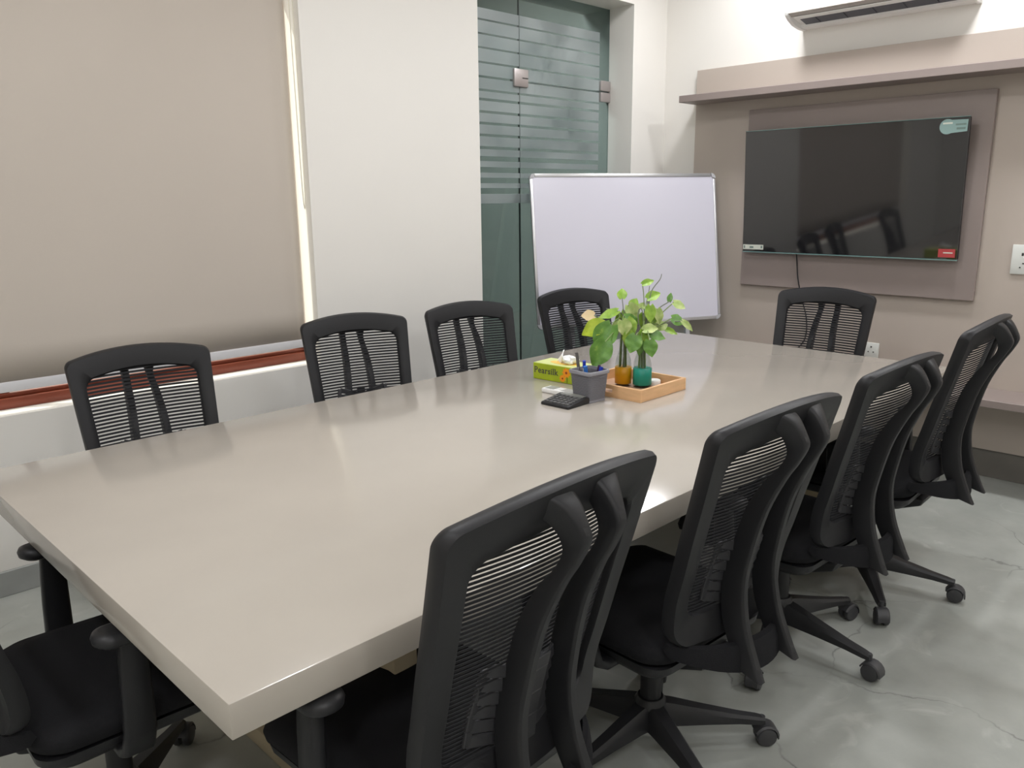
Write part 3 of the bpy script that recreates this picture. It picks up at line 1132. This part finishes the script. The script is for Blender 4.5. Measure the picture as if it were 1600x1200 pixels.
# feet and head serifs on the upright strokes
bm_ = bmesh.new()
bm_.from_mesh(_me)
xh = _tw('r')[2]
word = 'Pearsilk'
for i, ch in enumerate(word):
    if ch not in 'Prilk':
        continue
    g0, g1, gy1 = _tw(ch)
    x0_ = _tw(word[:i + 1])[1] - (g1 - g0)
    st = .0040
    bars = [(x0_ - .0016, x0_ + st + .0016, 0, .0016)]
    bars.append((x0_ - .0020, x0_ + st * .5, (xh if ch in 'ri' else gy1) - .0018, (xh if ch in 'ri' else gy1)))
    if ch == 'k':
        bars.append((x0_ + (g1 - g0) - .004, x0_ + (g1 - g0) + .0015, 0, .0016))
    for (a0, a1, b0, b1) in bars:
        vv = [bm_.verts.new((x_, y_, .0003)) for x_, y_ in ((a0, b0), (a1, b0), (a1, b1), (a0, b1))]
        bm_.faces.new(vv)
bm_.to_mesh(_me)
bm_.free()
fo = bpy.data.objects.new('lettering', _me)
link(fo, tx)
fo.matrix_local = Matrix(((0, 0, -1, -LX - .0006), (-1, 0, 0, LY - .006), (0, 1, 0, .026), (0, 0, 0, 1)))
for (yy, zz, r) in ((-.050, .042, .020), (-.032, .018, .015)):
    m = MB()
    for k in range(9):
        t0 = 2 * PI * k / 9
        pet = []
        for q in range(8):
            b = 2 * PI * q / 8
            pr, pt = .62 * r + .40 * r * math.cos(b), .24 * r * math.sin(b)
            pet.append((yy + pr * math.cos(t0) - pt * math.sin(t0), zz + pr * math.sin(t0) + pt * math.cos(t0)))
        m.prism(pet, 'x', -LX - .0009 - .00003 * k, -LX - .0003)
    fl = m.build('printed_flower', M['orange'], tx)
    m = MB().prism([(yy + .26 * r * math.cos(2 * PI * k / 10), zz + .26 * r * math.sin(2 * PI * k / 10)) for k in range(10)], 'x', -LX - .0014, -LX - .0003)
    m.build('flower_centre', M['orange_d'], fl)
MB().box(-LX - .0007, -LX - .0003, -.0555, -.0520, .003, .026).build('printed_stem', M['stem_pr'], tx)


def crumple(name, c, sx, sy, sz, seed, parent=None):
    rnd = random.Random(seed)
    m = MB()
    n, k = 14, 9
    for i in range(k + 1):
        f = i / k
        for j in range(n):
            t = 2 * PI * j / n
            r = (math.sin(PI * min(1, .12 + f * .88)) ** .6 * .9 + .1) * (1 + .38 * math.sin(3 * t + f * 4 + seed) + rnd.uniform(-.14, .14))
            m.v.append((c[0] + sx * r * math.cos(t), c[1] + sy * r * math.sin(t), c[2] + sz * f + rnd.uniform(-.07, .07) * sz * (1 if 0 < i < k else 0)))
    for i in range(k):
        for j in range(n):
            j2 = (j + 1) % n
            m.f.append((i * n + j, i * n + j2, (i + 1) * n + j2, (i + 1) * n + j))
    m.f.append(tuple(reversed(range(n))))
    m.f.append(tuple(k * n + j for j in range(n)))
    return m.build(name, M['tissue'], parent, smooth=False)


# a tissue pulled up out of the slot: folded pointed sheet plus a rounded fold
m = MB()
gx = 12
for i in range(gx + 1):
    f = i / gx
    for j in range(gx + 1):
        g = j / gx
        yy = .040 - .040 * f - .034 * g + .016 * f
        zz = LZ + .001 + .050 * f * (1 - .55 * g) + .006 * math.sin(g * 9)
        xx = -.004 + .014 * math.sin(g * 5 + f * 2) * (.3 + f)
        m.v.append((xx, yy, zz))
for i in range(gx):
    for j in range(gx):
        a = i * (gx + 1) + j
        m.f.append((a, a + 1, a + gx + 2, a + gx + 1))
ts = m.build('pulled_tissue', M['tissue'], tx, smooth=True)
sd = ts.modifiers.new('thick', 'SOLIDIFY')
sd.thickness = .003
crumple('tissue_fold', (0, -.022, LZ + .0015), .022, .034, .034, 3, tx)

# loose tissue behind the pen cup
tag(crumple('crumpled_tissue', (2.47, 2.02, TZ), .028, .035, .02, 11), 'small crumpled white tissue lying behind the pen cup', 'tissue')

# pen cup (woven plastic)
pc = empty('pen_cup', (2.150, 1.766, TZ), math.radians(-5))
tag(pc, 'grey woven plastic pen cup with a pale rim', 'pen cup')
def sq(h, r, z, n=5):
    o = []
    for cx, cy, a0 in ((h - r, -h + r, -90), (h - r, h - r, 0), (-h + r, h - r, 90), (-h + r, -h + r, 180)):
        for k in range(n + 1):
            a = math.radians(a0 + 90 * k / n)
            o.append(Vector((cx + r * math.cos(a), cy + r * math.sin(a), z)))
    return o
rings = []
nb = 16
for k in range(nb):
    z0 = .008 + k * (.092 / nb)
    h = .0405 + .0075 * (z0 / .10)
    rings += [sq(h, .010, z0), sq(h + .0012, .0105, z0 + .0015), sq(h + .0012, .0105, z0 + .004), sq(h, .010, z0 + .0055)]
m = MB()
m.loft([sq(.040, .010, .0)] + rings + [sq(.0485, .010, .101), sq(.0455, .009, .101), sq(.038, .008, .006)])
m.build('woven_body', M['cup'], pc, smooth=True, angle=50)
m = MB()
m.loft([sq(.0500, .011, .097), sq(.0535, .013, .099), sq(.0540, .013, .108), sq(.0520, .012, .111), sq(.0470, .010, .111), sq(.0460, .010, .098), sq(.0500, .011, .097)], cap=False)
m.build('rim', M['cup_rim'], pc, smooth=True, angle=40)
m = MB()
m.loft([sq(.0425, .010, .0), sq(.0425, .010, .008)])
m.build('foot', M['cup_rim'], pc, bevel=.001)


def pen(p, q, r, mt, label, capm=None):
    p = Vector(p)
    q = Vector(q)
    e = empty('pen', p)
    d = q - p
    MB().tube([(0, 0, 0), d * .80], r, 10).build('barrel', M[mt], e, smooth=True)
    MB().tube([d * .80, d], r * 1.15, 10).build('cap', M[capm or mt], e, smooth=True)
    tag(e, label, 'pen')


zb_ = TZ + .012
pen((2.155, 1.790, zb_), (2.132, 1.775, TZ + .142), .0050, 'wplastic', 'white pen with violet blue cap standing in the grey cup', 'blue')
pen((2.140, 1.760, zb_), (2.118, 1.758, TZ + .127), .0062, 'blue', 'short mid blue marker standing in the grey cup', 'blue_l')
pen((2.165, 1.745, zb_), (2.182, 1.738, TZ + .118), .0060, 'blue', 'dark blue pen leaning low in the grey cup', 'blue')
pen((2.170, 1.770, zb_), (2.190, 1.752, TZ + .121), .0050, 'violet', 'dark plum pen leaning in the grey cup', 'violet')
sc_ = empty('steel_ruler', (2.150, 1.800, TZ + .012))
MB().bar((0, 0, 0), (.004, .028, .150), .014, .0015, up=(1, 0, 0)).build('blade', M['graphite'], sc_)
tag(sc_, 'thin grey metal blade leaning out of the pen cup', 'ruler')

# remote
rm = empty('air_conditioner_remote', (2.150, 1.895, TZ), math.radians(3))
tag(rm, 'white remote control lying beside the tissue box', 'remote')
MB().box(-.026, .026, -.075, .075, 0, .017).build('case', M['wplastic'], rm, bevel=.004)
MB().box(-.020, .020, .022, .062, .0168, .0178).build('display', M['lcd'], rm)
MB().box(-.021, .021, -.066, -.010, .0168, .0176).build('button_cover', M['btn'], rm)
for k in range(3):
    MB().box(-.014, .014, .0 - .004 + k * .007, .0 + k * .007, .0168, .0182).build('button', M['wplastic'], rm)

# calculator
ca = empty('calculator', (2.052, 1.790, TZ), math.radians(2))
tag(ca, 'black desk calculator in front of the grey pen cup', 'calculator')
MB().prism([(-.062, 0), (.060, 0), (.060, .022), (.040, .024), (-.060, .010)], 'y', -.062, .062).build('case', M['black'], ca, bevel=.003)
MB().prism([(.030, .0237), (.056, .0243), (.056, .0233), (.030, .0227)], 'y', -.050, .050).build('display', M['lcd'], ca)
m = MB()
for i in range(5):
    for j in range(6):
        x0 = -.053 + i * .0158
        yj = -.052 + j * .0178
        zz = .0108 + (x0 + .060) * .14
        m.box(x0, x0 + .0115, yj, yj + .0135, zz - .002, zz + .0042)
tag(m.build('keypad', M['key'], ca, bevel=.001, segs=1), kind='stuff')

# wooden tray
tr = empty('wooden_tray', (2.374, 1.758, TZ), math.radians(0.3))
tag(tr, 'shallow pine tray holding the two plant bottles', 'tray')
hx, hy, hz, th = .142, .154, .044, .011
# board with slot in the -x side
m = MB()
m.box(-hx, -hx + th, -hy, -.030, 0, hz).box(-hx, -hx + th, .070, hy, 0, hz).box(-hx, -hx + th, -.030, .070, 0, .016).box(-hx, -hx + th, -.030, .070, .030, hz)
m.build('end_board', M['pine'], tr)
MB().box(hx - th, hx, -hy, hy, 0, hz).build('end_board', M['pine'], tr, bevel=.001, segs=1)
MB().box(-hx + th, hx - th, -hy, -hy + th, 0, hz).build('side_board', M['pine'], tr, bevel=.001, segs=1)
MB().box(-hx + th, hx - th, hy - th, hy, 0, hz).build('side_board', M['pine'], tr, bevel=.001, segs=1)
MB().box(-hx + th, hx - th, -hy + th, hy - th, .002, .008).build('base_board', M['pine_in'], tr)
lidm = MB().lathe([(.0, .0), (.024, .0), (.026, .004), (.026, .016), (.023, .020), (.0, .021)], 24)
lid = lidm.build('bottle_cap', M['wplastic'], smooth=True, angle=40)
lid.location = (2.470, 1.716, TZ + .008)
tag(lid, 'round white cap lying in the wooden tray', 'cap')

# bottles with pothos cuttings
def bottle(x, y, r, band, label, lab2):
    e = empty('glass_bottle', (x, y, TZ + .008))
    prof = [(r - .003, .0), (r, .004), (r, .082), (r * .93, .098), (r * .74, .118), (r * .60, .136), (r * .56, .160), (r * .62, .166), (r * .62, .176),
            (r * .54, .176), (r * .48, .160), (r * .52, .136), (r * .66, .118), (r * .85, .098), (r - .004, .082), (r - .004, .006), (.0005, .006)]
    MB().lathe(prof, 28).build('bottle_glass', M['bglass'], e, smooth=True, angle=60)
    MB().lathe([(r + .0004, .010), (r + .0012, .0105), (r + .0012, .0715), (r + .0004, .072)], 28).build('painted_band', M[band], e, smooth=True, angle=60)
    tag(e, label, 'bottle')
    return e


B1 = (2.386, 1.796)
B2 = (2.414, 1.729)
bottle(B1[0], B1[1], .0300, 'yband', 'clear glass bottle with a mustard yellow band in the tray', '')
bottle(B2[0], B2[1], .0335, 'tband', 'clear glass bottle with a teal band in the tray', '')


def leaf_mesh(name, L, Wd, material, fold=.25, droop=.25, seed=0, split=0.0):
    """heart shaped leaf: base at the origin, tip along +y, face +z"""
    rnd = random.Random(seed)
    m = MB()
    n = 10
    rows = []
    for i in range(n + 1):
        f = i / n
        w = Wd * .5 * (math.sin(PI * min(1.0, f * .92 + .08)) ** .75) * (1.25 - .55 * f)
        if i == 0:
            w = Wd * .20
        if i == n:
            w = 0.001
        rows.append((f, w))
    q = 6
    for f, w in rows:
        for j in range(q + 1):
            g = -1 + 2 * j / q
            back = -.14 * L * abs(g) * max(0, 1 - f * 4)
            wav = .03 * L * math.sin(5 * f * PI + g * 2 + seed) * abs(g)
            m.v.append((w * g, L * f + back, fold * w * abs(g) - droop * L * f * f + wav))
    for i in range(n):
        for j in range(q):
            a = i * (q + 1) + j
            m.f.append((a, a + 1, a + q + 2, a + q + 1))
    me = m.mesh(name, material, smooth=True, angle=80)
    return me


CR, CU, CF = _r, _u, _f
def at(px, py, dist):
    """point in the room seen at a pixel, dist metres deep"""
    k = dist
    return Vector((0, 0, 1.45)) + (CF + CR * ((px - 800) / 1259.55) + CU * ((600 - py) / 1259.55)) * k


def pothos(name, base, label, leaves, stems, depth):
    e = empty(name, (base[0], base[1], TZ + .02))
    tag(e, label, 'plant')
    o = Vector(e.location)
    top = Vector((base[0], base[1], TZ + .185))
    sm = MB()
    k = 0
    for (px, py, wpx, hpx, ang, mt, dd, tilt) in leaves:
        k += 1
        D = depth + dd
        sc = D / 1259.55
        L = max(wpx, hpx) * sc * 1.10
        Wd = min(wpx, hpx) * sc * 1.15
        c = at(px, py, D)
        a = math.radians(ang)
        # tip direction in the picture plane, tilted towards or away from the viewer
        tip = (CR * math.cos(a) + CU * math.sin(a))
        nrm = (-CF + Vector((0, 0, .45)) + CR * .25 * math.sin(k * 1.7)).normalized()
        tip = (tip + CF * tilt).normalized()
        X = tip.cross(nrm).normalized()
        Z = X.cross(tip).normalized()
        basep = c - tip * L * .5
        ob = obj('leaf', leaf_mesh('leaf', L, Wd, M[mt], .25 + .2 * math.sin(k), .12 + .1 * math.cos(k * 2.1), k), e)
        p = basep - o
        ob.matrix_local = Matrix(((X.x, tip.x, Z.x, p.x), (X.y, tip.y, Z.y, p.y), (X.z, tip.z, Z.z, p.z), (0, 0, 0, 1)))
        # petiole from the bottle neck to the leaf base
        j = Vector((math.sin(k * 2.4) * .008, math.cos(k * 1.9) * .008, 0))
        foot = Vector((base[0], base[1], TZ + .03)) + j * 1.6
        neck = top + j
        midp = neck.lerp(basep, .5) + Vector((0, 0, .03 + .02 * math.sin(k)))
        if basep.z < neck.z + .02:
            midp = neck.lerp(basep, .45) + Vector((0, 0, .035))
        pts = spline([foot - o, neck - o, midp - o, basep - o], 5)
        st = MB().tube(pts, [.0024] * 6 + [.0019] * (len(pts) - 6), 6).build('stem', M['stem' if k % 3 else 'stem_b'], e, smooth=True)
    for pl in stems:
        pts = [Vector((base[0], base[1], TZ + .03)) - o, top - o] + [at(px, py, depth + dd) - o for (px, py, dd) in pl]
        pts = spline(pts, 5)
        n = len(pts)
        MB().tube(pts, [.0034 - .0022 * i / n for i in range(n)], 6).build('stem', M['stem_b'], e, smooth=True)
    return e


Dp = float((Vector((B1[0], B1[1], 1.0)) - Vector((0, 0, 1.45))).dot(CF))
pothos('pothos_cutting', B1, 'trailing green pothos cutting growing from the yellow banded bottle', [
    (936, 554, 31, 40, -115, 'leafB', -.10, .0), (943, 529, 42, 33, -122, 'leafB', -.05, .0), (925, 514, 33, 26, -160, 'leafE', -.03, .1),
    (918, 493, 18, 17, 180, 'leafD', .0, .0), (950, 491, 28, 13, 200, 'leafA', -.02, .0), (972, 458, 15, 14, 90, 'leafA', .02, .1),
    (989, 489, 25, 20, -60, 'leafC', .0, .1), (974, 513, 22, 22, -80, 'leafC', -.04, .1), (967, 503, 12, 26, -100, 'leafA', .02, .1),
    (985, 512, 20, 26, -70, 'leafA', -.03, .0), (991, 473, 15, 14, 60, 'leafA', .03, .0), (990, 499, 26, 13, -20, 'leafB', -.02, .1),
    (980, 498, 16, 24, -75, 'leafA', .03, .1), (961, 518, 12, 24, -95, 'leafC', -.02, .1), (981, 530, 16, 22, -100, 'leafA', -.03, .1),
], [[(969, 500, 0), (965, 487, .0), (947, 482, .0)]], Dp)
Dq = float((Vector((B2[0], B2[1], 1.0)) - Vector((0, 0, 1.45))).dot(CF))
pothos('pothos_cutting', B2, 'tall variegated pothos cutting growing from the teal banded bottle', [
    (1013, 441, 18, 10, 20, 'leafA', .0, .1), (1022, 462, 21, 15, 25, 'leafA', .0, .1), (1047, 464, 8, 13, 80, 'leafB', .02, .0),
    (1062, 477, 19, 13, -25, 'leafC', .02, .0), (1060, 501, 20, 17, -20, 'leafB', -.01, .1), (1075, 509, 21, 9, -40, 'leafC', -.02, .0),
    (1016, 491, 15, 24, -90, 'leafA', -.03, .1), (1029, 495, 13, 22, -80, 'leafC', .0, .1), (1004, 477, 10, 10, 60, 'leafC', .0, .0),
    (989, 538, 24, 26, -110, 'leafB', -.07, .0), (1017, 545, 20, 24, -80, 'leafB', -.07, .0), (1028, 524, 26, 16, -10, 'leafB', -.03, .1),
    (1049, 518, 20, 9, -20, 'leafA', .03, .2), (1017, 514, 22, 15, 10, 'leafC', -.03, .1), (1004, 503, 16, 22, -95, 'leafA', .02, .1),
    (1006, 528, 18, 22, -85, 'leafA', -.02, .1), (1000, 545, 12, 20, -100, 'leafB', -.04, .1),
    (1035, 508, 18, 16, 20, 'leafC', .02, .1), (1010, 518, 20, 18, 200, 'leafB', .0, .1), (1022, 505, 14, 20, -60, 'leafA', .03, .1),
], [[(1011, 500, 0), (1012, 470, 0), (1015, 447, 0)], [(1013, 480, 0), (1018, 455, 0), (1031, 437, 0), (1034, 428, 0)], [(998, 505, 0), (998, 485, 0), (1006, 479, 0), (1006, 465, 0)]], Dq)
